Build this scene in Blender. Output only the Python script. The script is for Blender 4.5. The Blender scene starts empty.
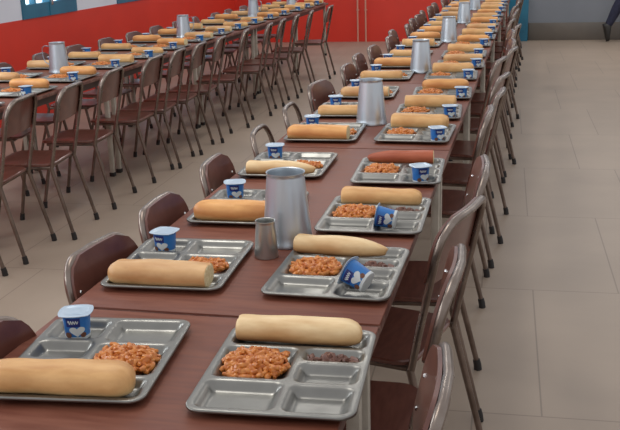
import bpy, bmesh, math, random
from mathutils import Vector, Matrix, Euler
from math import sin, cos, pi, sqrt, radians, atan2

C = bpy.context.scene.collection
rnd = random.Random(7)

# ------------------------------------------------------------------ materials
def mat(name, base, rough=.5, metal=0., c2=None, scale=8., stretch=(1, 1, 1), bump=0., bump_scale=None,
        spec=.5, detail=4., lo=.35, hi=.65, rough2=None, coat=0., sss=0.):
    m = bpy.data.materials.new(name); m.use_nodes = True
    nt = m.node_tree; N = nt.nodes; L = nt.links
    b = N['Principled BSDF']
    b.inputs['Base Color'].default_value = (*base, 1)
    b.inputs['Roughness'].default_value = rough
    b.inputs['Metallic'].default_value = metal
    b.inputs['Specular IOR Level'].default_value = spec
    b.inputs['Coat Weight'].default_value = coat
    if sss:
        b.inputs['Subsurface Weight'].default_value = sss
        b.inputs['Subsurface Radius'].default_value = (.01, .005, .002)
        b.inputs['Subsurface Scale'].default_value = .5
    if c2 or bump:
        tc = N.new('ShaderNodeTexCoord'); mp = N.new('ShaderNodeMapping')
        mp.inputs['Scale'].default_value = stretch
        L.new(tc.outputs['Object'], mp.inputs['Vector'])
        no = N.new('ShaderNodeTexNoise'); no.inputs['Scale'].default_value = scale
        no.inputs['Detail'].default_value = detail
        L.new(mp.outputs[0], no.inputs['Vector'])
        if c2:
            r = N.new('ShaderNodeValToRGB')
            r.color_ramp.elements[0].position = lo; r.color_ramp.elements[1].position = hi
            r.color_ramp.elements[0].color = (*base, 1); r.color_ramp.elements[1].color = (*c2, 1)
            L.new(no.outputs['Fac'], r.inputs[0]); L.new(r.outputs[0], b.inputs['Base Color'])
        if rough2 is not None:
            mr = N.new('ShaderNodeMapRange')
            mr.inputs['From Min'].default_value = lo; mr.inputs['From Max'].default_value = hi
            mr.inputs['To Min'].default_value = rough; mr.inputs['To Max'].default_value = rough2
            L.new(no.outputs['Fac'], mr.inputs['Value']); L.new(mr.outputs[0], b.inputs['Roughness'])
        if bump:
            bp = N.new('ShaderNodeBump'); bp.inputs['Strength'].default_value = bump
            bp.inputs['Distance'].default_value = .004
            n2 = no
            if bump_scale:
                n2 = N.new('ShaderNodeTexNoise'); n2.inputs['Scale'].default_value = bump_scale
                L.new(mp.outputs[0], n2.inputs['Vector'])
            L.new(n2.outputs['Fac'], bp.inputs['Height']); L.new(bp.outputs[0], b.inputs['Normal'])
    return m

M = {}
M['table'] = mat('brown_laminate', (.155, .044, .025), .46, 0, (.215, .073, .043), 7., (1, 9, 9), detail=6, rough2=.54, spec=.33)
M['table_edge'] = mat('worn_table_edge', (.11, .035, .026), .5, 0, (.22, .12, .09), 30.)
M['leg_cream'] = mat('cream_painted_steel', (.46, .42, .35), .45, 0, (.36, .32, .26), 12.)
M['apron'] = mat('dark_steel', (.10, .07, .06), .5, .3)
M['steel_tray'] = mat('tray_steel', (.26, .255, .235), .29, .92, (.22, .215, .20), 14., bump=.06, bump_scale=60., rough2=.40)
M['steel_jug'] = mat('jug_steel', (.58, .63, .67), .33, .85, (.50, .55, .60), 20., (1, 1, .15), rough2=.42)
M['steel_cup'] = mat('tumbler_steel', (.52, .52, .49), .30, .8, (.44, .44, .42), 18., (1, 1, .2))
M['frame'] = mat('chair_tube', (.27, .225, .195), .26, .9, (.19, .145, .12), 14., rough2=.36)
M['chairleg'] = mat('chair_leg_tube', (.20, .145, .115), .36, .7, (.13, .09, .07), 14.)
M['ply'] = mat('chair_brown_board', (.105, .035, .024), .30, 0, (.15, .055, .038), 12., (1, 5, 1), coat=.15)
M['ply_edge'] = mat('board_edge', (.30, .22, .17), .5)
M['rivet'] = mat('rivet_steel', (.75, .74, .72), .2, 1.)
M['rubber'] = mat('black_rubber', (.014, .011, .010), .6)
M['lid'] = mat('foil_lid', (.40, .50, .60), .35, .25, (.50, .59, .68), 30.)
M['cup_blue'] = mat('cup_blue', (.02, .13, .44), .33, 0, (.03, .20, .52), 20.)
M['cup_navy'] = mat('cup_navy', (.012, .022, .16), .35)
M['cup_white'] = mat('cup_white', (.62, .66, .66), .35)
M['cup_brown'] = mat('cup_brown', (.16, .06, .03), .4)
M['pasta'] = mat('stew_orange', (.44, .10, .013), .34, 0, (.72, .28, .06), 90., lo=.3, hi=.7)
M['sauce'] = mat('stew_sauce', (.24, .055, .012), .25, 0, (.32, .09, .02), 60.)
M['meat'] = mat('meat_brown', (.12, .045, .03), .4, 0, (.22, .10, .07), 90.)
M['crumb'] = mat('bread_crumb', (.72, .60, .36), .85, 0, (.60, .47, .25), 120., bump=.6, bump_scale=200.)
M['red'] = mat('red_wall_paint', (.72, .043, .022), .42, 0, (.65, .038, .020), 1.5)
M['greywall'] = mat('pale_grey_wall_paint', (.74, .75, .81), .7, 0, (.69, .70, .76), 2.)
M['skirt'] = mat('skirting_tile', (.115, .10, .085), .4, 0, (.14, .12, .10), 3.)
M['teal'] = mat('teal_paint', (.024, .17, .27), .4, 0, (.02, .14, .23), 3.)
M['pipe'] = mat('pipe_paint', (.62, .30, .22), .35)
M['navy'] = mat('navy_trousers', (.012, .014, .035), .8, 0, (.02, .022, .05), 30.)
M['shoe'] = mat('dark_shoe', (.018, .016, .014), .5)
M['skin'] = mat('skin_tone', (.42, .23, .15), .55, sss=.1)
M['shirt'] = mat('grey_shirt', (.16, .17, .20), .8)
M['hair'] = mat('dark_hair', (.012, .009, .007), .6)

def bread_mat(name, top, side, bottom):
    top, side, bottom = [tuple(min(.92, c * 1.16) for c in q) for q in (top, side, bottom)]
    m = bpy.data.materials.new(name); m.use_nodes = True
    nt = m.node_tree; N = nt.nodes; L = nt.links; b = N['Principled BSDF']
    tc = N.new('ShaderNodeTexCoord'); sp = N.new('ShaderNodeSeparateXYZ')
    L.new(tc.outputs['Object'], sp.inputs[0])
    no = N.new('ShaderNodeTexNoise'); no.inputs['Scale'].default_value = 22; no.inputs['Detail'].default_value = 5
    mp = N.new('ShaderNodeMapping'); mp.inputs['Scale'].default_value = (.45, 1, 1)
    L.new(tc.outputs['Object'], mp.inputs[0]); L.new(mp.outputs[0], no.inputs['Vector'])
    ad = N.new('ShaderNodeMath'); ad.operation = 'MULTIPLY_ADD'
    ad.inputs[1].default_value = .030; L.new(no.outputs['Fac'], ad.inputs[0]); L.new(sp.outputs['Z'], ad.inputs[2])
    r = N.new('ShaderNodeMapRange'); r.inputs['From Min'].default_value = .010; r.inputs['From Max'].default_value = .072
    L.new(ad.outputs[0], r.inputs['Value'])
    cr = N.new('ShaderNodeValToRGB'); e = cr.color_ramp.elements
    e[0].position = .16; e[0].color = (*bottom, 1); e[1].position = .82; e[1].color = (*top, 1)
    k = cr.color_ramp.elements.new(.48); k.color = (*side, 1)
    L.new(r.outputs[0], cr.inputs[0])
    # baked streaks and pale floury patches along the crust
    n3 = N.new('ShaderNodeTexNoise'); n3.inputs['Scale'].default_value = 14; n3.inputs['Detail'].default_value = 3
    m3 = N.new('ShaderNodeMapping'); m3.inputs['Scale'].default_value = (.5, 2.2, 1.2); L.new(tc.outputs['Object'], m3.inputs[0]); L.new(m3.outputs[0], n3.inputs['Vector'])
    r3 = N.new('ShaderNodeValToRGB'); q = r3.color_ramp.elements
    q[0].position = .32; q[0].color = (.80, .66, .50, 1); q[1].position = .66; q[1].color = (1.12, 1.12, 1.05, 1)
    mm = N.new('ShaderNodeMixRGB'); mm.blend_type = 'MULTIPLY'; mm.inputs[0].default_value = 1
    L.new(n3.outputs['Fac'], r3.inputs[0]); L.new(cr.outputs[0], mm.inputs[1]); L.new(r3.outputs[0], mm.inputs[2])
    L.new(mm.outputs[0], b.inputs['Base Color'])
    b.inputs['Roughness'].default_value = .52
    bp = N.new('ShaderNodeBump'); bp.inputs['Strength'].default_value = .35; bp.inputs['Distance'].default_value = .003
    n2 = N.new('ShaderNodeTexNoise'); n2.inputs['Scale'].default_value = 60
    L.new(tc.outputs['Object'], n2.inputs['Vector']); L.new(n2.outputs['Fac'], bp.inputs['Height']); L.new(bp.outputs[0], b.inputs['Normal'])
    return m
BM = {
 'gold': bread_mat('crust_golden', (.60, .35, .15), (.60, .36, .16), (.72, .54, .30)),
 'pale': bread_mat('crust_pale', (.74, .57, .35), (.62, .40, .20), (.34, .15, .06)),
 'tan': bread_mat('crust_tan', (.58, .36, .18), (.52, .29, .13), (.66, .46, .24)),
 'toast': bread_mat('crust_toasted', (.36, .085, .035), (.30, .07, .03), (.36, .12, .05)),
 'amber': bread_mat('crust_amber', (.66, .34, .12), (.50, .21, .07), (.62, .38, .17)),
}

# ------------------------------------------------------------------ mesh helpers
def mk(name, verts, faces, m, parent=None, smooth=40, slots=None, fm=None):
    me = bpy.data.meshes.new(name); me.from_pydata([tuple(v) for v in verts], [], faces); me.update()
    bm = bmesh.new(); bm.from_mesh(me); bmesh.ops.recalc_face_normals(bm, faces=bm.faces); bm.to_mesh(me); bm.free()
    if smooth:
        me.polygons.foreach_set('use_smooth', [True] * len(me.polygons)); me.set_sharp_from_angle(angle=radians(smooth))
    me.materials.append(M[m] if isinstance(m, str) else m)
    for s in slots or []: me.materials.append(M[s])
    if fm: me.polygons.foreach_set('material_index', fm)
    o = bpy.data.objects.new(name, me); C.objects.link(o)
    if parent: o.parent = parent
    return o

class MB:
    def __init__(s): s.v = []; s.f = []
    def add(s, v, f):
        n = len(s.v); s.v += [Vector(p) for p in v]; s.f += [tuple(i + n for i in q) for q in f]; return s
    def box(s, x0, x1, y0, y1, z0, z1, b=0.):
        bm = bmesh.new(); bmesh.ops.create_cube(bm, size=1)
        for v in bm.verts:
            v.co = Vector(((x0 + x1) / 2 + v.co.x * (x1 - x0), (y0 + y1) / 2 + v.co.y * (y1 - y0), (z0 + z1) / 2 + v.co.z * (z1 - z0)))
        if b: bmesh.ops.bevel(bm, geom=bm.edges[:], offset=b, segments=2, affect='EDGES', profile=.5)
        bm.verts.index_update(); s.add([v.co.copy() for v in bm.verts], [[v.index for v in f.verts] for f in bm.faces]); bm.free(); return s
    def tube(s, path, r, seg=10, caps=True):
        P = [Vector(p) for p in path]; n = len(P); rs = r if isinstance(r, (list, tuple)) else [r] * n
        V = []; F = []; up = None
        for i, p in enumerate(P):
            t = ((P[min(i + 1, n - 1)] - p).normalized() + (p - P[max(i - 1, 0)]).normalized()).normalized()
            if up is None: up = Vector((0, 0, 1)) if abs(t.z) < .9 else Vector((0, 1, 0))
            a = (up - t * up.dot(t)).normalized(); bb = t.cross(a); up = a
            for k in range(seg):
                w = 2 * pi * k / seg; V.append(p + (a * cos(w) + bb * sin(w)) * rs[i])
        for i in range(n - 1):
            for k in range(seg):
                F.append((i * seg + k, i * seg + (k + 1) % seg, (i + 1) * seg + (k + 1) % seg, (i + 1) * seg + k))
        if caps: F += [tuple(range(seg))[::-1], tuple((n - 1) * seg + k for k in range(seg))]
        return s.add(V, F)
    def lathe(s, prof, seg=32, sq=0., c=(0, 0, 0)):
        V = []; F = []
        for (r, z) in prof:
            for k in range(seg):
                w = 2 * pi * k / seg; e = 1 + sq * (1 - abs(cos(2 * w)))
                V.append(Vector((c[0] + r * e * cos(w), c[1] + r * e * sin(w), c[2] + z)))
        for i in range(len(prof) - 1):
            for k in range(seg):
                F.append((i * seg + k, i * seg + (k + 1) % seg, (i + 1) * seg + (k + 1) % seg, (i + 1) * seg + k))
        F.append(tuple(range(seg))[::-1]); F.append(tuple((len(prof) - 1) * seg + k for k in range(seg)))
        return s.add(V, F)
    def build(s, name, m, parent=None, smooth=40): return mk(name, s.v, s.f, m, parent, smooth)

def tag(o, label=None, cat=None, group=None, kind=None):
    for k, v in (('label', label), ('category', cat), ('group', group), ('kind', kind)):
        if v: o[k] = v
    return o
def empty(name):
    o = bpy.data.objects.new(name, None); C.objects.link(o); o.empty_display_size = .1; return o
def copy_tree(o, parent=None):
    c = o.copy(); C.objects.link(c); c.parent = parent
    for ch in [x for x in o.children]: copy_tree(ch, c)
    return c
class Proto:
    """the first use places the thing itself, later uses place copies"""
    def __init__(s, root): s.root = root; s.used = False
    def put(s, loc, rz=0., rot=None):
        o = s.root if not s.used else copy_tree(s.root)
        s.used = True
        o.location = loc; o.rotation_euler = rot if rot else (0, 0, rz)
        return o
ORD = ('first second third fourth fifth sixth seventh eighth ninth tenth eleventh twelfth thirteenth fourteenth fifteenth sixteenth '
       'seventeenth eighteenth nineteenth twentieth twenty-first twenty-second twenty-third twenty-fourth').split()

# ------------------------------------------------------------------ setting
LX, BY = -4.4, 15.4
def floor_mat():
    m = bpy.data.materials.new('floor_tiles'); m.use_nodes = True
    nt = m.node_tree; N = nt.nodes; L = nt.links; b = N['Principled BSDF']
    tc = N.new('ShaderNodeTexCoord'); mp = N.new('ShaderNodeMapping'); mp.inputs['Location'].default_value = (-.16, -4.18 + 1.22 * 8, 0)
    L.new(tc.outputs['Object'], mp.inputs[0])
    br = N.new('ShaderNodeTexBrick'); br.offset = .38; br.squash = 1
    br.inputs['Scale'].default_value = 1; br.inputs['Brick Width'].default_value = .61; br.inputs['Row Height'].default_value = 1.22
    br.inputs['Mortar Size'].default_value = .0035; br.inputs['Mortar Smooth'].default_value = .3; br.inputs['Bias'].default_value = 0
    br.inputs['Color1'].default_value = (.365, .285, .218, 1); br.inputs['Color2'].default_value = (.35, .272, .208, 1)
    br.inputs['Mortar'].default_value = (.235, .18, .14, 1)
    L.new(mp.outputs[0], br.inputs['Vector'])
    no = N.new('ShaderNodeTexNoise'); no.inputs['Scale'].default_value = 1.7; no.inputs['Detail'].default_value = 5
    L.new(tc.outputs['Object'], no.inputs['Vector'])
    mx = N.new('ShaderNodeMixRGB'); mx.blend_type = 'MULTIPLY'; mx.inputs[0].default_value = .35
    L.new(br.outputs['Color'], mx.inputs[1]); L.new(no.outputs['Color'], mx.inputs[2])
    hs = N.new('ShaderNodeMapRange'); hs.inputs['To Min'].default_value = .78; hs.inputs['To Max'].default_value = 1.15
    L.new(no.outputs['Fac'], hs.inputs['Value']); cb = N.new('ShaderNodeCombineColor')
    for i in range(3): L.new(hs.outputs[0], cb.inputs[i])
    L.new(cb.outputs[0], mx.inputs[2]); mx.inputs[0].default_value = 1
    L.new(mx.outputs[0], b.inputs['Base Color'])
    b.inputs['Roughness'].default_value = .42
    return m
def struct(o): o['kind'] = 'structure'; return o
struct(mk('floor', [(LX, -2, 0), (6, -2, 0), (6, BY, 0), (LX, BY, 0)], [(0, 1, 2, 3)], floor_mat(), smooth=0))
RB = .955   # top of the red band
# back wall: red painted part, then the bare grey part behind the aisle
b = MB().box(LX - .2, .26, BY, BY + .2, 0, RB).build('wall_back', 'red', smooth=0); struct(b)
w = MB().box(LX - .2, .26, BY, BY + .2, RB, 3.4).build('wall_back_upper', 'greywall', b, 0)
struct(MB().box(.26, 6, BY, BY + .2, 0, 3.4).build('wall_right', mat('grey_blue_wall', (.20, .215, .24), .5, 0, (.17, .185, .21), 1.2), smooth=0))
struct(MB().box(.36, 6, BY - .03, BY, 0, .27, .004).build('baseboard_back', 'skirt'))
wl = MB().box(LX - .2, LX, -2, BY, 0, RB).build('wall_left', 'red', smooth=0); struct(wl)
WINS = [(8.20, 9.36), (10.45, 11.61), (12.70, 13.86)]
ys = [-2] + [v for w_ in WINS for v in w_] + [BY]
mb = MB()
for i in range(0, len(ys), 2): mb.box(LX - .2, LX, ys[i], ys[i + 1], RB, 2.3)
mb.box(LX - .2, LX, -2, BY, 2.3, 3.4)
mb.build('wall_left_upper', 'greywall', wl, 0)
sky = bpy.data.materials.new('daylit_pane'); sky.use_nodes = True
bs = sky.node_tree.nodes['Principled BSDF']; bs.inputs['Base Color'].default_value = (.8, .9, .95, 1)
bs.inputs['Emission Color'].default_value = (.72, .90, 1, 1); bs.inputs['Emission Strength'].default_value = 3.0
for i, (a, c) in enumerate(WINS):
    f = MB()
    f.box(LX - .10, LX + .015, a, a + .07, RB, 2.3); f.box(LX - .10, LX + .015, c - .07, c, RB, 2.3)
    f.box(LX - .10, LX + .014, a + .07, c - .07, 2.22, 2.3); f.box(LX - .10, LX + .014, a + .07, c - .07, RB, RB + .13)
    f.box(LX - .09, LX + .02, (a + c) / 2 - .04, (a + c) / 2 + .04, RB + .001, 2.299)
    for q in (.25, .75): f.box(LX - .08, LX, a + (c - a) * q - .015, a + (c - a) * q + .015, RB, 2.3)
    f.box(LX - .08, LX, a, c, 1.60, 1.64)
    w = f.build('window_%d' % (i + 1), 'teal', smooth=0); struct(w)
    MB().box(LX - .07, LX - .06, a + .05, c - .05, RB + .1, 2.25).build('window_pane', sky, w, 0)
    MB().box(LX, LX + .035, (a + c) / 2 - .015, (a + c) / 2 + .015, RB + .10, RB + .17, .004).build('handle', 'rivet', w)
# teal door post at the end of the red wall, standing a little proud of it
dr = MB().box(.02, .35, BY - .16, BY, 0, 2.2, .006).build('door_1', 'teal'); struct(dr)
MB().box(.07, .30, BY - .17, BY - .16, .15, 2.05, .004).build('door_panel', 'teal', dr)
MB().box(.28, .31, BY - .215, BY - .16, 1.0, 1.1, .004).build('door_handle', 'rivet', dr)
for i, x in enumerate((-2.34, -2.21)):
    p = MB().tube([(x, BY - .05, 0), (x, BY - .05, 2.4)], .014, 10)
    for z in (.5, 1.4): p.box(x - .02, x + .02, BY - .05, BY, z, z + .02)
    p.build('wall_pipe', 'pipe')
    tag(C.objects[[o.name for o in C.objects if o.name.startswith('wall_pipe')][-1]],
        ('pinkish upright pipe on the red back wall, the left of the two', 'pinkish upright pipe on the red back wall, the right of the two')[i], 'pipe', 'pipes on the red back wall')

# ------------------------------------------------------------------ tables
TL, TW, TH = 1.828, .755, .74
def make_table():
    t = empty('dining_table')
    MB().box(-TW / 2, TW / 2, -TL / 2, TL / 2, TH - .022, TH, .003).build('tabletop', 'table', t)
    MB().box(-TW / 2 - .001, TW / 2 + .001, -TL / 2 - .001, TL / 2 + .001, TH - .026, TH - .004, .002).build('edge_band', 'table_edge', t)
    a = MB(); X, Y = TW / 2 - .05, TL / 2 - .05
    a.box(-X, X, -Y - .012, -Y + .012, TH - .075, TH - .026); a.box(-X, X, Y - .012, Y + .012, TH - .075, TH - .026)
    a.box(-X - .012, -X + .012, -Y, Y, TH - .075, TH - .026); a.box(X - .012, X + .012, -Y, Y, TH - .075, TH - .026)
    a.build('apron', 'apron', t)
    for sx in (-1, 1):
        for sy in (-1, 1):
            l = MB().box(sx * X - .016, sx * X + .016, sy * Y - .016, sy * Y + .016, .02, TH - .03, .004).build('leg', 'leg_cream', t)
            MB().box(sx * X - .019, sx * X + .019, sy * Y - .019, sy * Y + .019, 0, .03, .004).build('rubber_foot', 'rubber', l)
    return t
tab = Proto(make_table())
def main_x(y): return -.608 + .0265 * (y - 2.86)      # centre line of the central row
def left_x(y): return -3.085 + .025 * (y - 4.69)     # centre line of the row by the window wall
A_MAIN, A_LEFT = -.0265, -.025
SEAM_MAIN = [.10 + 1.84 * k for k in range(8)]
SEAM_LEFT = [4.36 + 1.84 * k for k in range(5)]
for k, y in enumerate(SEAM_MAIN):
    c = y + .92
    o = tab.put((main_x(c), c, 0), A_MAIN)
    tag(o, 'reddish brown table, %s from the near end of the central row' % ORD[k], 'table', 'tables of the central row')
for k, y in enumerate(SEAM_LEFT):
    c = y + .92
    o = tab.put((left_x(c), c, 0), A_LEFT)
    tag(o, 'brown table, %s from the near end of the row along the window wall' % ORD[k], 'table', 'tables of the window side row')

# ------------------------------------------------------------------ chairs
def arc_pts():
    W, r, T = .188, .085, .838
    def yl(z): return .165 + .095 * max(0, (z - .40) / .44)
    P = [(-W + .006, yl(.40), .395), (-W + .003, yl(.52), .52), (-W, yl(.66), .66)]
    for k in range(0, 9):
        w = pi - k * pi / 16
        P.append((-W + r + r * cos(w), 0, T - r + r * sin(w)))
    P = [(x, yl(z) + .016 * (1 - (x / W) ** 2) * (z > .66), z) for x, y, z in P]
    return P + [(0, yl(T) + .017, T + .001)] + [(-x, y, z) for x, y, z in P[::-1]], yl
ARC, YL = arc_pts()
def panel_mesh():
    nx, nz = 16, 10; z0, z1, W, r = .655, .846, .191, .088
    V = []; F = []
    for side in (0, 1):
        for j in range(nz + 1):
            z = z0 + (z1 - z0) * j / nz
            d = z - (z1 - r)
            hw = W if d <= 0 else W - r + sqrt(max(r * r - d * d, 0))
            db = (z0 + .03) - z
            if db > 0: hw = min(hw, W - .03 + sqrt(max(.0009 - db * db, 0)))
            for i in range(nx + 1):
                s = -1 + 2 * i / nx
                y = YL(z) + .016 * (1 - (s * hw / W) ** 2) - .0115 - (0 if side else .008)
                V.append((s * hw, y, z))
    n = (nx + 1) * (nz + 1); q = nx + 1
    for j in range(nz):
        for i in range(nx):
            a = j * q + i; F.append((a, a + 1, a + q + 1, a + q)); F.append((n + a, n + a + q, n + a + q + 1, n + a + 1))
    for i in range(nx):
        F.append((i, n + i, n + i + 1, i + 1)); a = nz * q + i; F.append((a, a + 1, n + a + 1, n + a))
    for j in range(nz):
        a = j * q; F.append((a, a + q, n + a + q, n + a)); a += nx; F.append((a, n + a, n + a + q, a + q))
    return V, F
def seat_mesh():
    out = []; r = .06; X, Y0, Y1 = .190, -.190, .172
    for (cx, cy, w0) in ((X - r, Y1 - r, 0), (-X + r, Y1 - r, pi / 2), (-X + r, Y0 + r, pi), (X - r, Y0 + r, 1.5 * pi)):
        for k in range(7):
            w = w0 + k * pi / 12; out.append((cx + r * cos(w), cy + r * sin(w)))
    V = []; F = []; rings = [(.97, -.016), (1, -.012), (1, -.003), (.98, .001), (.7, -.002), (.35, -.006)]
    n = len(out)
    for (s, dz) in rings:
        for (x, y) in out:
            V.append((x * s, -.015 + (y + .015) * s, .430 + dz - .10 * max(0, -(y * s) - .14)))
    for i in range(len(rings) - 1):
        for k in range(n): F.append((i * n + k, i * n + (k + 1) % n, (i + 1) * n + (k + 1) % n, (i + 1) * n + k))
    F.append(tuple(range(n))); F.append(tuple((len(rings) - 1) * n + k for k in range(n)))
    return V, F
def make_chair(panel=True):
    t = empty('dining_chair')
    MB().tube(ARC, .0112, 12).build('backrest_frame', 'frame', t, 60)
    if panel:
        p = mk('backrest', *panel_mesh(), 'ply', t)
        for sx in (-1, 1):
            for z in (.76, .69):
                y = YL(z) + .016 * .3 - .020
                q = MB(); q.tube([(sx * .160, y + .002, z), (sx * .160, y - .002, z)], [.006, .004], 8); q.build('rivet', 'rivet', p)
    mk('seat', *seat_mesh(), 'ply', t)
    s = MB()
    for sx in (-1, 1): s.tube([(sx * .175, .17, .408), (sx * .168, -.15, .404)], .010, 8)
    s.tube([(-.17, -.14, .404), (.17, -.14, .404)], .009, 8); s.tube([(-.175, .15, .407), (.175, .15, .407)], .009, 8)
    s.build('seat_rail', 'chairleg', t, 60)
    for sx in (-1, 1):
        for (a, b_) in (((sx * .184, .165, .41), (sx * .200, .265, .012)), ((sx * .168, -.125, .405), (sx * .190, -.198, .012))):
            l = MB().tube([a, b_], [.0115, .010], 10).build('leg', 'chairleg', t, 60)
            d = (Vector(b_) - Vector(a)).normalized(); e = Vector(b_)
            MB().tube([e - d * .03, e - d * .012 , (e.x, e.y, 0)], [.0135, .0145, .0150], 10).build('rubber_foot', 'rubber', l, 60)
    return t
ch = Proto(make_chair()); ch_open = Proto(make_chair(False))
# local back is at +y ; right side chairs face -x  => rotate so +y -> +x : rz = -90deg ; left side +90deg
def chair(px, py, side, rot, label, group, opened=False, sc_=(1, 1, 1)):
    # px: where the top rail stands ; the rail is .25 behind the origin
    a = (-pi / 2 if side > 0 else pi / 2) + rot
    dx, dy = -sin(a) * .25, cos(a) * .25
    o = (ch_open if opened else ch).put((px - dx, py - dy, 0), a)
    o.scale = sc_
    return tag(o, label, 'chair', group)
OFF = [.37, .93, 1.50]
# right hand chairs of the central row
front_R = {0: (1.49, -.105, .03), 1: (2.09, -.110, -.02), 2: (2.56, -.102, -.27), 3: (3.10, -.07, .04)}
ysR = [1.44, 2.02, 2.62, 3.22] + [s + f for s in SEAM_MAIN[2:] for f in OFF]
desc_R = {0: 'brown chair nearest the near end on the aisle side, its back cut off',
          1: 'brown steel-framed chair tucked in between the nearest and the turned aisle chair',
          2: 'brown steel-framed chair turned outwards, aisle side of the central row',
          3: 'brown chair just beyond the turned chair on the aisle side'}
for k, y in enumerate(ysR):
    if y > 14.6: break
    if k in front_R: yy, xx, r = front_R[k]
    else: yy, xx, r = y + rnd.uniform(-.05, .05), main_x(y) + .375 + .135 + rnd.uniform(-.02, .06), rnd.uniform(-.20, .06)
    chair(xx, yy, 1, r, desc_R.get(k, 'brown chair, %s along the aisle side of the central row' % ORD[k]), 'chairs on the aisle side of the central row')
# left hand chairs of the central row
front_L = {0: (1.61, -1.04, -.10), 1: (2.23, -1.045, -.13), 2: (2.68, -1.035, -.02), 3: (3.26, -1.035, .02), 4: (3.86, -1.01, .05), 5: (4.46, -1.01, .05)}
ysL = [1.68, 2.27, 2.78, 3.33, 4.02, 4.60] + [s + f for s in SEAM_MAIN[2:] for f in OFF][2:]
desc_L = {0: 'brown chair with only its backrest corner showing beside the lowest bread roll',
          1: 'scuffed brown chair back beside the second tray of the central row',
          2: 'brown chair back left of the large steel jug, second fully seen',
          3: 'brown chair with a bright tube rim beside the third yogurt of the row',
          4: 'bare tube chair without a backrest board, the nearer of two',
          5: 'bare tube chair without a backrest board, the farther of two'}
for k, y in enumerate(ysL):
    if y > 14.6: break
    if k in front_L: yy, xx, r = front_L[k]
    else: yy, xx, r = y + rnd.uniform(-.05, .05), main_x(y) - .375 - .085 + rnd.uniform(-.05, .02), rnd.uniform(-.2, .05)
    chair(xx, yy, -1, r, desc_L.get(k, 'brown chair, %s along the inner side of the central row' % ORD[k]), 'chairs on the inner side of the central row', k in (4, 5), (.88, 1, .95))
# window side row
yA = [3.86, 4.44, 4.87, 5.50, 6.17, 6.61, 7.06, 7.52, 8.18, 8.78, 9.30, 9.82, 10.45, 11.26]
xA = [-2.43, -2.44, -2.37, -2.385, -2.365, -2.34, -2.32, -2.29, -2.26, -2.19, -2.18, -2.15, -2.12, -2.05]
for k, y in enumerate(yA):
    chair(xA[k], y, 1, rnd.uniform(.02, .16), 'brown tube chair, %s along the open side of the window row' % ORD[k], 'chairs on the open side of the window row')
yB = [5.05, 5.65, 6.25, 6.9, 7.5, 8.1, 8.7, 9.35, 9.95, 10.55, 11.15, 11.75, 12.4]
for k, y in enumerate(yB):
    chair(left_x(y) - .375 - .12 + rnd.uniform(-.06, .02), y, -1, rnd.uniform(-.1, .2), 'brown tube chair, %s along the window row on its red wall side' % ORD[k], 'chairs between the window row and the red wall', False, (.86, 1, .93))

# ------------------------------------------------------------------ trays
W2, D2 = .155, .195
COMP = [(-.146, .146, .098, .186), (-.146, .010, -.060, .090), (-.146, .010, -.186, -.070),
        (.020, .146, .030, .090), (.020, .146, -.068, .020), (.020, .146, -.186, -.078)]
def tray_h(x, y):
    h = 0
    for (x0, x1, y0, y1) in COMP:
        cx, cy, hx, hy = (x0 + x1) / 2, (y0 + y1) / 2, (x1 - x0) / 2, (y1 - y0) / 2; r = min(.020, hy * .7)
        qx, qy = abs(x - cx) - hx + r, abs(y - cy) - hy + r
        d = sqrt(max(qx, 0) ** 2 + max(qy, 0) ** 2) + min(max(qx, qy), 0) - r
        s = min(max(-d / .021, 0), 1); h = max(h, s * s * (3 - 2 * s))
    return .0185 - .0172 * h
def tray_mesh():
    nx, ny = 76, 96; V = []; F = []; r = .030
    for j in range(ny + 1):
        for i in range(nx + 1):
            a, b_ = -1 + 2 * i / nx, -1 + 2 * j / ny
            x, y = a * W2, b_ * D2; m = max(abs(a), abs(b_))
            if m > .5:
                bx, by = a / m * W2, b_ / m * D2
                qx, qy = abs(bx) - (W2 - r), abs(by) - (D2 - r)
                if qx > 0 and qy > 0:
                    l = sqrt(qx * qx + qy * qy); nx_, ny_ = (W2 - r) + qx / l * r, (D2 - r) + qy / l * r
                    k = m ** 14
                    x += k * (math.copysign(nx_, bx) - bx); y += k * (math.copysign(ny_, by) - by)
            V.append((x, y, tray_h(x, y)))
    q = nx + 1
    for j in range(ny):
        for i in range(nx): F.append((j * q + i, j * q + i + 1, (j + 1) * q + i + 1, (j + 1) * q + i))
    ring = [i for i in range(q)] + [j * q + nx for j in range(1, ny + 1)] + [ny * q + i for i in range(nx - 1, -1, -1)] + [j * q for j in range(ny - 1, 0, -1)]
    prev = ring
    for (s, dz) in ((.0022, -.0006), (.0034, -.0026), (.0030, -.0062), (.0016, -.0066), (.0012, -.004)):
        new = []
        for idx in ring:
            v = V[idx]; l = sqrt(v[0] ** 2 + v[1] ** 2)
            sx = max(-1, min(1, (abs(v[0]) - (W2 - r)) / r)) if abs(v[0]) > W2 - r else 0
            sy = max(-1, min(1, (abs(v[1]) - (D2 - r)) / r)) if abs(v[1]) > D2 - r else 0
            nn = sqrt(sx * sx + sy * sy) or 1
            V.append((v[0] + math.copysign(sx / nn * s, v[0]), v[1] + math.copysign(sy / nn * s, v[1]), .0185 + dz)); new.append(len(V) - 1)
        for k in range(len(ring)):
            F.append((prev[k], prev[(k + 1) % len(ring)], new[(k + 1) % len(ring)], new[k]))
        prev = new
    return V, F
tray_proto = Proto(mk('compartment_tray', *tray_mesh(), 'steel_tray', smooth=70))

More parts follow.
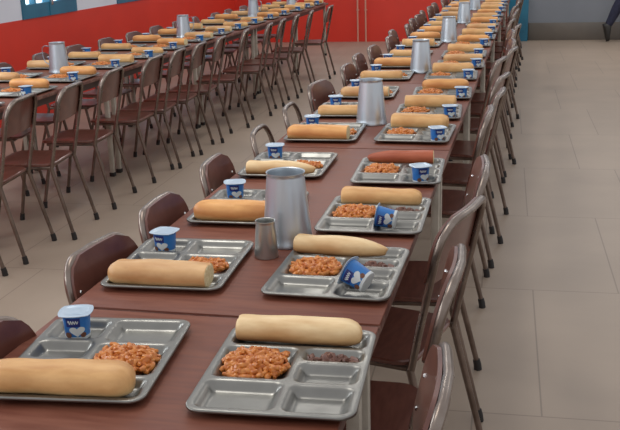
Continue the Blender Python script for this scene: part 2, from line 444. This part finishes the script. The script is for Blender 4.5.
# ------------------------------------------------------------------ food
def lump_mesh(seed, n, rx, ry, h, size):
    rr = random.Random(seed); mb = MB(); ms = MB()
    prof = []
    for k in range(7):
        w = k / 6 * pi / 2; prof.append((cos(w), sin(w)))
    V = []; F = []
    for (a, z) in prof:
        for k in range(24):
            w = 2 * pi * k / 24; j = 1 + .06 * sin(3 * w + seed)
            V.append((a * rx * .95 * cos(w) * j, a * ry * .95 * sin(w) * j, z * h * .75))
    for i in range(6):
        for k in range(24): F.append((i * 24 + k, i * 24 + (k + 1) % 24, (i + 1) * 24 + (k + 1) % 24, (i + 1) * 24 + k))
    F.append(tuple(range(24))); ms.add(V, F); ns = len(ms.f)
    for i in range(n):
        w = rr.uniform(0, 2 * pi); d = sqrt(rr.random()) * .97; sq = 1 + .16 * sin(2 * w) ** 2
        x, y = d * rx * cos(w) * sq, d * ry * sin(w) * sq; z = h * sqrt(max(0, 1 - d * d)) * rr.uniform(.6, 1.02) + .003
        R = Euler((rr.uniform(-.7, .7), rr.uniform(-.7, .7), rr.uniform(0, 6.3))).to_matrix()
        rad = size * rr.uniform(.8, 1.2); br = rad * rr.uniform(1.0, 1.5); sp = rr.uniform(1.2, 2.6)
        P = []
        for k in range(5):
            t = (k / 4 - .5) * sp; P.append(Vector((x, y, z)) + R @ Vector((br * sin(t) * 1.2, br * (cos(t) - .6), 0)))
        ms.tube(P, [rad * .45, rad * .62, rad * .66, rad * .62, rad * .4], 6)
    return ms.v, ms.f, [1] * ns + [0] * (len(ms.f) - ns)
stews = []
for s, (n, rx, ry, h) in enumerate(((260, .062, .060, .025), (220, .058, .056, .023), (150, .054, .046, .017), (190, .056, .053, .021))):
    v, f, fm = lump_mesh(s + 3, n, rx, ry, h, .0092)
    stews.append(Proto(tag(mk('pasta_stew', v, f, 'pasta', smooth=60, slots=['sauce'], fm=fm), kind='stuff')))
v, f, fm = lump_mesh(40, 34, .050, .017, .008, .009)
meat = Proto(tag(mk('meat_pieces', v, f, 'meat', smooth=50, slots=['meat'], fm=fm), kind='stuff'))

# ------------------------------------------------------------------ bread
def make_bread(L, w, h, endl, endr, bend, key, seed):
    w, h = w * 1.12, h * 1.16
    rr = random.Random(seed); n = 36; seg = 28; V = []; F = []
    ph = rr.uniform(0, 6)
    def end(d, kind):        # d: distance from the end, 0..1 of a cap length
        if kind == 'cut': return .985 if d < .04 else 1
        p = {'round': 2.4, 'blunt': 4.0, 'point': 1.7}[kind]
        d = min(d, 1); return (1 - (1 - d) ** p) ** (1 / p)
    for i in range(n + 1):
        t = i / n; u = .5 - .5 * cos(pi * t); u = .55 * u + .45 * t
        x = -L / 2 + L * u
        cl = {'round': .045, 'blunt': .022, 'point': .11, 'cut': .03}
        fl = end((x + L / 2) / cl[endl], endl); fr = end((L / 2 - x) / cl[endr], endr)
        s = max(min(fl, fr), .03) * (1 + .035 * sin(x * 26 + ph) + .02 * sin(x * 61 + ph * 2))
        yo = bend * (1 - (2 * x / L) ** 2)
        for k in range(seg):
            a = 2 * pi * k / seg; ca, sa = cos(a), sin(a)
            e = 2.3
            yy = math.copysign(abs(ca) ** (2 / e), ca) * w / 2 * s
            zz = math.copysign(abs(sa) ** (2 / e), sa) * h / 2 * (s if sa > 0 else (s * .5 + .5 if s > .25 else s))
            # long slit running slantwise over the top
            sl = yy / (w / 2) - (.1 + .35 * sin(x * 9 + ph)); 
            if sa > .2: zz -= .0035 * math.exp(-(sl / .12) ** 2) - .0018 * math.exp(-((sl - .22) / .12) ** 2)
            V.append((x, yy + yo, zz + h / 2))
    for i in range(n):
        for k in range(seg): F.append((i * seg + k, i * seg + (k + 1) % seg, (i + 1) * seg + (k + 1) % seg, (i + 1) * seg + k))
    F.append(tuple(range(seg))[::-1]); F.append(tuple(n * seg + k for k in range(seg)))
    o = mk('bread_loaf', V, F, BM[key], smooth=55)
    for kind, i, sg in ((endl, 0, -1), (endr, n, 1)):
        if kind == 'cut':
            c = sum((Vector(V[i * seg + k]) for k in range(seg)), Vector()) / seg
            vv = []; ff = []
            for (s, dx) in ((.95, .0), (.90, .0018), (.45, .0030)):
                for k in range(seg): p = c + (Vector(V[i * seg + k]) - c) * s; vv.append((p.x + sg * dx, p.y, p.z))
            for a in range(2):
                for k in range(seg): ff.append((a * seg + k, a * seg + (k + 1) % seg, (a + 1) * seg + (k + 1) % seg, (a + 1) * seg + k))
            ff.append(tuple(2 * seg + k for k in range(seg))); ff.append(tuple(range(seg)))
            cf = mk('cut_face', vv, ff, 'crumb', o); cf['label'] = 'pale crumb of the cut end'
    return o
breads = {k: Proto(make_bread(*a)) for k, a in {
    'near_right': (.272, .058, .046, 'blunt', 'round', .0, 'pale', 1),
    'near_left': (.350, .076, .052, 'point', 'round', .004, 'gold', 2),
    'tan_cut': (.264, .062, .042, 'round', 'cut', .0, 'tan', 3),
    'pale_point': (.262, .054, .044, 'blunt', 'point', .003, 'pale', 4),
    'gold': (.262, .064, .046, 'blunt', 'round', .0, 'gold', 5),
    'toast': (.250, .060, .044, 'point', 'cut', .0, 'toast', 6),
    'amber': (.262, .062, .045, 'round', 'round', .0, 'amber', 7),
    'amber_cut': (.268, .064, .046, 'round', 'cut', .0, 'amber', 8),
    'gold_cut': (.255, .064, .046, 'cut', 'blunt', .0, 'gold', 9)}.items()}
BW = {'near_right': 'pale straight loaf', 'near_left': 'large golden pale-bottomed loaf', 'tan_cut': 'tan loaf with one cut end',
      'pale_point': 'pale loaf narrowing to one end', 'gold': 'golden loaf', 'toast': 'dark reddish toasted loaf', 'amber': 'amber crusted loaf',
      'amber_cut': 'amber loaf with one cut end', 'gold_cut': 'golden loaf with one cut end'}

# ------------------------------------------------------------------ yogurt cup
def cup_r(z): return .0262 + (.0305 - .0262) * (z / .058)
def patch(mb, w0, w1, z0, z1, off, fn=None, nw=14, nz=8):
    V = []; F = []
    for j in range(nz + 1):
        for i in range(nw + 1):
            a, t = i / nw, j / nz
            if fn: A, Z = fn(a, t)
            else: A, Z = w0 + (w1 - w0) * a, z0 + (z1 - z0) * t
            e = 1 + .07 * (1 - abs(cos(2 * A))); r = cup_r(Z) * e + off
            V.append((r * cos(A), r * sin(A), Z))
    for j in range(nz):
        for i in range(nw): F.append((j * (nw + 1) + i, j * (nw + 1) + i + 1, (j + 1) * (nw + 1) + i + 1, (j + 1) * (nw + 1) + i))
    mb.add(V, F)
def make_cup():
    t = empty('yogurt_cup')
    bd = MB().lathe([(.0235, .0), (.0255, .001), (.0263, .003), (.0305, .056), (.0305, .0575)], 48, .07).build('cup_body', 'cup_blue', t)
    MB().lathe([(.0225, -.0008), (.0255, -.0006), (.0267, .0004), (.0272, .0075), (.0220, .008)], 48, .07).build('cup_base', 'cup_white', t)
    MB().lathe([(.034, .0575), (.0375, .0578), (.0375, .0592), (.031, .0600), (.0285, .0602), (.027, .0592), (.012, .0590)], 48, .17).build('lid', 'lid', t)
    F0 = -pi / 2   # front of the label
    l = MB(); patch(l, F0 - .62, F0 + .42, .032, .052, .0005); lb = l.build('label_panel', 'cup_navy', t)
    # white script on the dark panel
    s = MB(); P = []
    for k in range(41):
        u = k / 40; A = F0 - .46 + .74 * u; Z = .0425 + .0042 * sin(u * 4.2 * 2 * pi) * (1 - .3 * u)
        e = 1 + .07 * (1 - abs(cos(2 * A))); r = cup_r(Z) * e + .0008; P.append((r * cos(A), r * sin(A), Z))
    s.tube(P, .0010, 5); s.build('script_mark', 'cup_white', lb)
    # big white heart-like swirl of cream, with brown and pale dots below
    h = MB()
    def heart(a, t_):
        w = 2 * pi * a; x = 16 * sin(w) ** 3 / 17; y = (13 * cos(w) - 5 * cos(2 * w) - 2 * cos(3 * w) - cos(4 * w)) / 17
        k = .02 + .98 * t_
        return F0 + .16 + .62 * x * k, .0215 + .0145 * y * k
    patch(h, 0, 0, 0, 0, .0010, heart, 32, 4)
    h.build('cream_swirl', 'cup_white', t)
    d = MB()
    for (a0, z0, r0) in ((-.55, .012, .007), (.62, .012, .006)):
        patch(d, 0, 0, 0, 0, .0009, lambda a, t_, a0=a0, z0=z0, r0=r0: (F0 + a0 + r0 / .027 * (.05 + .95 * t_) * cos(2 * pi * a), z0 + r0 * (.05 + .95 * t_) * sin(2 * pi * a)), 16, 2)
    d.build('fruit_dot', 'cup_brown', t)
    return t
cup = Proto(make_cup())

# ------------------------------------------------------------------ place settings
def setting(cx, cy, rz, side, idx, where, bread=None, bo=(0, 0, 0), cupo=(0, 0), cup_rot=None, cup_rz=0, stew=None, so=(0, 0), has_cup=True, has_meat=False, n_in=''):
    """side +1: seen from the aisle side, -1: turned half round"""
    base = 0 if side > 0 else pi
    a = base + rz; ca, sa = cos(a), sin(a)
    cy -= .042; cx += .013
    def P(x, y, z): return (cx + x * ca - y * sa, cy + x * sa + y * ca, TH + z)
    t = tray_proto.put((cx, cy, TH), a); tag(t, 'steel compartment tray, %s' % where, 'tray', 'compartment trays')
    if bread:
        o = breads[bread].put(P(bo[0], .140 + bo[1], .0060), a + bo[2])
        if idx > 3 and 'aisle side' in where: o.scale = (1, 1.22, 1.22)
        tag(o, '%s, %s' % (BW[bread], where), 'bread', 'bread loaves on the trays')
    if stew is not None:
        o = stews[stew].put(P(-.066 + so[0], .014 + so[1], .0015), a + rnd.uniform(-.3, .3))
        tag(o, 'orange pasta stew, %s' % where, 'food', 'pasta stew portions')
    if has_meat:
        o = meat.put(P(.08, .060, .002), a); tag(o, 'brown meat pieces in a narrow slot, tray %s' % where, 'food', 'meat portions')
    if has_cup:
        z = .0024
        if cup_rot: o = cup.put(P(cupo[0], cupo[1], cup_rot[1]), rot=cup_rot[0])
        else: o = cup.put(P(cupo[0], cupo[1], z), rot=(0, 0, cup_rz))
        tag(o, 'blue and white yogurt cup, %s' % where, 'yogurt cup', 'yogurt cups')
def axis_rot(d, spin):
    return (Vector(d).normalized().to_track_quat('Z', 'Y').to_matrix() @ Matrix.Rotation(spin, 3, 'Z')).to_euler()

# central row, right hand side (bread at the far end of the tray)
TR = [1.70, 2.285, 2.81, 3.39] + [s + f for s in SEAM_MAIN[2:] for f in (.32, .86, 1.45)]
XR = [-.415, -.412, -.388, -.377]
AR = [.028, -.040, -.008, .018]
kinds = ['gold', 'amber', 'gold', 'tan_cut', 'amber_cut', 'gold_cut', 'amber', 'gold', 'tan_cut']
wR = {0: 'nearest on the aisle side', 1: 'with a tipped cup beside the big jug', 2: 'third on the aisle side', 3: 'fourth on the aisle side, with the dark loaf'}
for k, y in enumerate(TR):
    if y > 14.2: break
    x = XR[k] if k < 4 else main_x(y) + .205 + rnd.uniform(-.012, .012); r = AR[k] if k < 4 else rnd.uniform(-.05, .03)
    wh = wR.get(k, '%s on the aisle side of the central row' % ORD[k])
    if k == 0: setting(x, y, r, 1, k, wh, 'near_right', (-.004, .008, -.02), stew=0, so=(-.002, .002), has_cup=False, has_meat=True)
    elif k == 1: setting(x, y, r, 1, k, wh, 'pale_point', (-.025, .000, -.06), (.098, -.128), (axis_rot((-.80, .30, .36), .55 * pi), .033), stew=1, has_meat=True)
    elif k == 2: setting(x, y, r, 1, k, wh, 'gold', (.0, .0, -.02), (.078, -.120), (axis_rot((-.93, .05, .16), .5 * pi), .033), stew=1, has_meat=True)
    elif k == 3: setting(x, y, r, 1, k, wh, 'toast', (-.01, .0, .04), (.085, -.115), cup_rz=.5, stew=3)
    else: setting(x, y, r, 1, k, wh, kinds[k % 9] if k != 4 else 'gold', (rnd.uniform(-.01, .015), 0, rnd.uniform(-.05, .05)), (.105, -.11), cup_rz=rnd.uniform(-.3, .6), stew=(1, 2, 3)[k % 3])
# central row, left hand side
TLy = [1.70, 2.295, 2.86, 3.46] + [s + f for s in SEAM_MAIN[2:] for f in (.32, .90, 1.47)]
XL = [-.822, -.840, -.80, -.805]
AL = [.075, .025, .0, .0]
wL = {0: 'nearest on the inner side', 1: 'second on the inner side', 2: 'third on the inner side, behind the jug', 3: 'fourth on the inner side'}
kl = {0: 'near_left', 1: 'tan_cut', 2: 'amber', 3: 'pale_point', 4: 'amber_cut', 5: 'gold', 6: 'tan_cut', 7: 'gold'}
for k, y in enumerate(TLy):
    if y > 14.2: break
    x = XL[k] if k < 4 else main_x(y) - .205 + rnd.uniform(-.012, .012); r = AL[k] if k < 4 else rnd.uniform(-.04, .05)
    wh = wL.get(k, '%s on the inner side of the central row' % ORD[k])
    br = kl.get(k, kinds[(k * 5) % 9])
    bo = {0: (.045, .006, .0), 1: (.012, .006, -.03), 2: (.01, 0, 0), 3: (.0, .0, .02)}.get(k, (rnd.uniform(-.01, .02), 0, rnd.uniform(-.05, .05)))
    # these trays are turned round, so a loaf with its cut end at +x needs a half turn to show it on the right
    if br in ('near_left', 'tan_cut', 'amber_cut', 'pale_point'): bo = (bo[0], bo[1], bo[2] + pi)
    setting(x, y, r, -1, k, wh, br, bo, (.086, -.128), cup_rz=(.25 if k == 0 else rnd.uniform(-.2, .4)), stew=(0, 2, 3, 2, 1, 2)[k % 6], so=(.0, -.0))
# window side row
offs = (.30, .90, 1.50)
TA = [s + f for s in SEAM_LEFT for f in offs]
for side, nm in ((1, 'open side'), (-1, 'wall side')):
    for k, y in enumerate(TA):
        x = left_x(y) + side * .20 + rnd.uniform(-.015, .015)
        setting(x, y + rnd.uniform(-.02, .02), rnd.uniform(-.05, .05), side, k, '%s on the %s of the window row' % (ORD[k], nm),
                kinds[(k * 4 + (2 if side > 0 else 0)) % 9], (rnd.uniform(-.015, .02), 0, rnd.uniform(-.08, .08)),
                (.10, -.11) if side > 0 else (.086, -.12), cup_rz=rnd.uniform(-.4, .4), stew=(1, 2, 3)[k % 3])

# ------------------------------------------------------------------ jugs and the tumbler
def make_jug():
    H_ = .208
    t = empty('water_jug')
    prof = [(.066, .0), (.0725, .0015), (.0735, .006), (.0705, .012), (.069, .03), (.0535, H_ - .012), (.0530, H_ - .004), (.0555, H_ - .001), (.0552, H_ + .001),
            (.0520, H_ - .001), (.0508, H_ - .010), (.064, .03), (.062, .008), (.02, .006)]
    MB().lathe(prof, 56).build('jug_body', 'steel_jug', t, 50)
    P = [(.0555, 0, .185), (.085, 0, .190), (.101, 0, .178), (.104, 0, .150), (.100, 0, .110), (.090, 0, .078), (.066, 0, .060)]
    Q = []
    for i in range(len(P) - 1):
        for s in (0, .5): Q.append(tuple(P[i][c] * (1 - s) + P[i + 1][c] * s for c in range(3)))
    Q.append(P[-1])
    V = []; F = []
    for i, p in enumerate(Q):
        a = Vector(Q[max(i - 1, 0)]); b_ = Vector(Q[min(i + 1, len(Q) - 1)]); d = (b_ - a).normalized(); n = Vector((d.z, 0, -d.x))
        for (yy, off) in ((-.011, -.0015), (-.008, .003), (.008, .003), (.011, -.0015)):
            V.append(Vector(p) + n * off + Vector((0, yy, 0)))
    for i in range(len(Q) - 1):
        for k in range(4): F.append((i * 4 + k, i * 4 + (k + 1) % 4, (i + 1) * 4 + (k + 1) % 4, (i + 1) * 4 + k))
    F += [(0, 1, 2, 3), tuple(len(V) - 4 + k for k in range(4))]
    mk('handle', V, F, 'steel_jug', t, 60)
    return t
jug = Proto(make_jug())
for k, (x, y, a) in enumerate([(-.592, 2.50, 2.25), (-.602, 4.33, 1.9), (-.525, 6.12, 2.0), (-.455, 8.0, 1.5), (-.41, 9.85, 1.8), (-.36, 11.69, 2.2), (-.31, 13.53, 2)]):
    o = jug.put((x, y, TH), a)
    tag(o, ('large tapered steel jug with a tumbler at its foot' if k == 0 else 'tapered steel jug, %s from the near end of the central row' % ORD[k]), 'jug', 'steel jugs of the central row')
for k, (x, y, a) in enumerate([(-3.06, 6.15, 3.6), (-2.975, 8.60, .2), (-2.93, 11.03, -.1), (-2.88, 12.88, .3)]):
    o = jug.put((x, y, TH), a)
    tag(o, 'tapered steel jug, %s from the near end of the window row' % ORD[k], 'jug', 'steel jugs of the window row')
tb = MB().lathe([(.029, 0), (.0325, .001), (.033, .004), (.0265, .094), (.0265, .0995), (.0280, .102), (.0275, .104), (.0250, .103), (.0240, .095), (.030, .010), (.008, .008)], 40).build('tumbler', 'steel_cup', None, 50)
tb.location = (-.622, 2.368, TH)
tag(tb, 'small steel tumbler standing at the foot of the nearest jug', 'cup')

# ------------------------------------------------------------------ the walking person by the far wall
def skin(name, verts, edges, radii, m, parent=None, lv=2):
    me = bpy.data.meshes.new(name); me.from_pydata(verts, edges, []); o = bpy.data.objects.new(name, me); C.objects.link(o)
    md = o.modifiers.new('s', 'SKIN'); md.use_smooth_shade = True
    for i, r in enumerate(radii):
        me.skin_vertices[0].data[i].radius = (r, r) if not isinstance(r, tuple) else r
    me.skin_vertices[0].data[0].use_root = True
    o.modifiers.new('d', 'SUBSURF').levels = lv; o.modifiers['d'].render_levels = lv
    me.materials.append(M[m])
    if parent: o.parent = parent
    return o
def add_skin_layer(o):
    if not o.data.skin_vertices: 
        bpy.context.view_layer.objects.active = o
def person():
    # walking towards +x ; trailing foot toe at the origin, its heel lifted
    hip = Vector((.46, 0, .90))
    V = [hip, (.57, 0, 1.05), (.60, 0, 1.28), (.61, 0, 1.42), (.62, 0, 1.50), (.645, 0, 1.60), (.65, 0, 1.70),
         (.42, .09, .86), (.20, .09, .50), (.075, .09, .22), (.072, .09, .12),
         (.58, -.09, .86), (.80, -.09, .50), (.92, -.09, .10), (1.02, -.09, .05),
         (.60, .19, 1.40), (.68, .24, 1.13), (.85, .22, .95), (.90, .21, .88),
         (.60, -.19, 1.40), (.50, -.24, 1.13), (.52, -.23, .90), (.54, -.22, .82)]
    E = [(0, 1), (1, 2), (2, 3), (3, 4), (4, 5), (5, 6), (0, 7), (7, 8), (8, 9), (9, 10), (0, 11), (11, 12), (12, 13), (13, 14),
         (3, 15), (15, 16), (16, 17), (17, 18), (3, 19), (19, 20), (20, 21), (21, 22)]
    R = [.12, .12, .14, .09, .05, .095, .08, .085, .055, .036, .026, .085, .055, .038, .035, .05, .04, .028, .03, .05, .04, .028, .03]
    root = empty('person')
    def sk(name, idx, sc, m, lv=2):
        mp = {g: i for i, g in enumerate(idx)}
        ed = [(mp[a], mp[b_]) for a, b_ in E if a in mp and b_ in mp]
        me = bpy.data.meshes.new(name); me.from_pydata([tuple(V[i]) for i in idx], ed, [])
        o = bpy.data.objects.new(name, me); C.objects.link(o); o.parent = root
        md = o.modifiers.new('s', 'SKIN'); md.use_smooth_shade = True
        for i, g in enumerate(idx): me.skin_vertices[0].data[i].radius = (R[g] * sc, R[g] * sc)
        me.skin_vertices[0].data[0].use_root = True
        s = o.modifiers.new('d', 'SUBSURF'); s.levels = lv; s.render_levels = lv
        me.materials.append(M[m]); return o
    sk('body', list(range(23)), 1, 'skin')
    sk('trousers', [0, 1, 7, 8, 9, 11, 12, 13], 1.5, 'navy')
    sk('shirt', [1, 2, 3, 15, 16, 19, 20], 1.25, 'shirt')
    hv = MB().lathe([(.02, .13), (.07, .12), (.10, .08), (.108, .02), (.10, -.03), (.09, -.05), (.07, -.05)], 20, c=(.635, 0, 1.64)); hv.build('hair', 'hair', root, 70)
    fc = MB().lathe([(.012, .03), (.018, .0), (.010, -.012)], 10, c=(.755, 0, 1.60)); fc.build('nose', 'skin', root, 70)
    for sy in (-1, 1):
        MB().lathe([(.004, .008), (.009, .003), (.009, -.003), (.004, -.008)], 10, c=(.735, sy * .035, 1.645)).build('eye', 'rubber', root, 70)
        MB().lathe([(.010, .03), (.018, .0), (.010, -.03)], 10, c=(.65, sy * .098, 1.62)).build('ear', 'skin', root, 70)
    MB().box(.735, .745, -.025, .025, 1.55, 1.558, .003).build('mouth', 'meat', root)
    for (hx, hy, hz) in ((.905, .21, .86), (.545, -.22, .80)):
        for f_ in range(4):
            yy = hy + (f_ - 1.5) * .018; L_ = (.068, .078, .074, .058)[f_]
            MB().tube([(hx, yy, hz), (hx + .008, yy, hz - L_ * .5), (hx + .026, yy, hz - L_)], [.0095, .009, .007], 8).build('finger', 'skin', root, 70)
        MB().tube([(hx + .01, hy, hz + .03), (hx + .045, hy, hz + .0), (hx + .055, hy, hz - .03)], [.011, .010, .008], 8).build('thumb', 'skin', root, 70)
    # shoes: trailing one stands on its toe, leading one flat on its heel
    def shoe(M_):
        prof = []; V_ = []; F_ = []; n = 12
        for i in range(n + 1):
            u = i / n; x = .27 * u
            w = .046 + .016 * sin(pi * min(u * 1.15, 1)) ; w *= sqrt(max(.06, 1 - max(0, (u - .82) / .18) ** 2)) * sqrt(max(.25, 1 - max(0, (.1 - u) / .1) ** 2))
            hgt = .125 - .050 * min(1, max(0, (u - .25) / .5)) - .02 * max(0, (u - .8) / .2)
            for k in range(14):
                a = 2 * pi * k / 14; V_.append(M_ @ Vector((x, w * cos(a), hgt / 2 + hgt / 2 * math.copysign(abs(sin(a)) ** .7, sin(a)))))
        for i in range(n):
            for k in range(14): F_.append((i * 14 + k, i * 14 + (k + 1) % 14, (i + 1) * 14 + (k + 1) % 14, (i + 1) * 14 + k))
        F_.append(tuple(range(14))); F_.append(tuple(n * 14 + k for k in range(14)))
        mk('shoe', V_, F_, 'shoe', root, 60)
    shoe(Matrix.Translation((.0, .09, .27)) @ Matrix.Rotation(radians(76), 4, 'Y'))
    shoe(Matrix.Translation((.87, -.09, .0)))
    return root
pp = person(); pp.location = (1.44, 14.95, 0)
tag(pp, 'person in dark navy trousers and dark shoes walking past the far wall', 'person')

# ------------------------------------------------------------------ camera
f_, yaw, pitch, roll = 9.40459318e+02, 2.06988035e-01, 2.80735683e-01, -2.91461281e-02
Fw = Vector((-sin(yaw) * cos(pitch), cos(yaw) * cos(pitch), -sin(pitch)))
r_ = Vector((cos(yaw), sin(yaw), 0)); u_ = r_.cross(Fw)
r2 = cos(roll) * r_ + sin(roll) * u_; u2 = -sin(roll) * r_ + cos(roll) * u_
cam = bpy.data.cameras.new('camera'); co = bpy.data.objects.new('camera', cam); C.objects.link(co)
mw = Matrix((r2, u2, -Fw)).transposed().to_4x4(); mw.translation = (0, 0, 1.56)
co.matrix_world = mw; cam.sensor_width = 36; cam.lens = f_ * 36 / 620; cam.clip_start = .05
bpy.context.scene.camera = co

# ------------------------------------------------------------------ light
sc = bpy.context.scene
w = bpy.data.worlds.new('world'); sc.world = w; w.use_nodes = True
bg = w.node_tree.nodes['Background']; bg.inputs[0].default_value = (.97, .97, 1, 1); bg.inputs[1].default_value = .74
def area(name, loc, direction, sx, sy, e, col):
    l = bpy.data.lights.new(name, 'AREA'); l.shape = 'RECTANGLE'; l.size = sx; l.size_y = sy; l.energy = e; l.color = col
    o = bpy.data.objects.new(name, l); C.objects.link(o); o.location = loc
    o.rotation_euler = Vector(direction).to_track_quat('-Z', 'Y').to_euler(); return o
for i, y in enumerate((.4, 2.6, 4.9)):
    area('window_daylight', (LX + .1, y, 2.0), (1, 0, -.35), 1.2, 1.2, 40, (.90, .96, 1))
for i, y in enumerate((3, 7.5, 12)):
    area('unseen_overhead_light', (-1.4, y, 3.3), (0, 0, -1), .5, 1.6, 22, (1, .97, .92))  # overhead area lights down the room, out of view
area('unseen_overhead_light', (1.9, 13.4, 3.3), (0, 0, -1), 2.4, .5, 42, (1, .96, .92))  # unseen fill light added to brighten the floor at the far right
area('unseen_overhead_light', (2.4, 7.5, 3.3), (0, 0, -1), .5, 1.6, 16, (1, .96, .90))  # overhead area light above the right aisle, out of view
sc.view_settings.view_transform = 'Standard'; sc.view_settings.look = 'None'
sc.view_settings.exposure = 0; sc.view_settings.gamma = 1; sc.view_settings.use_curve_mapping = False
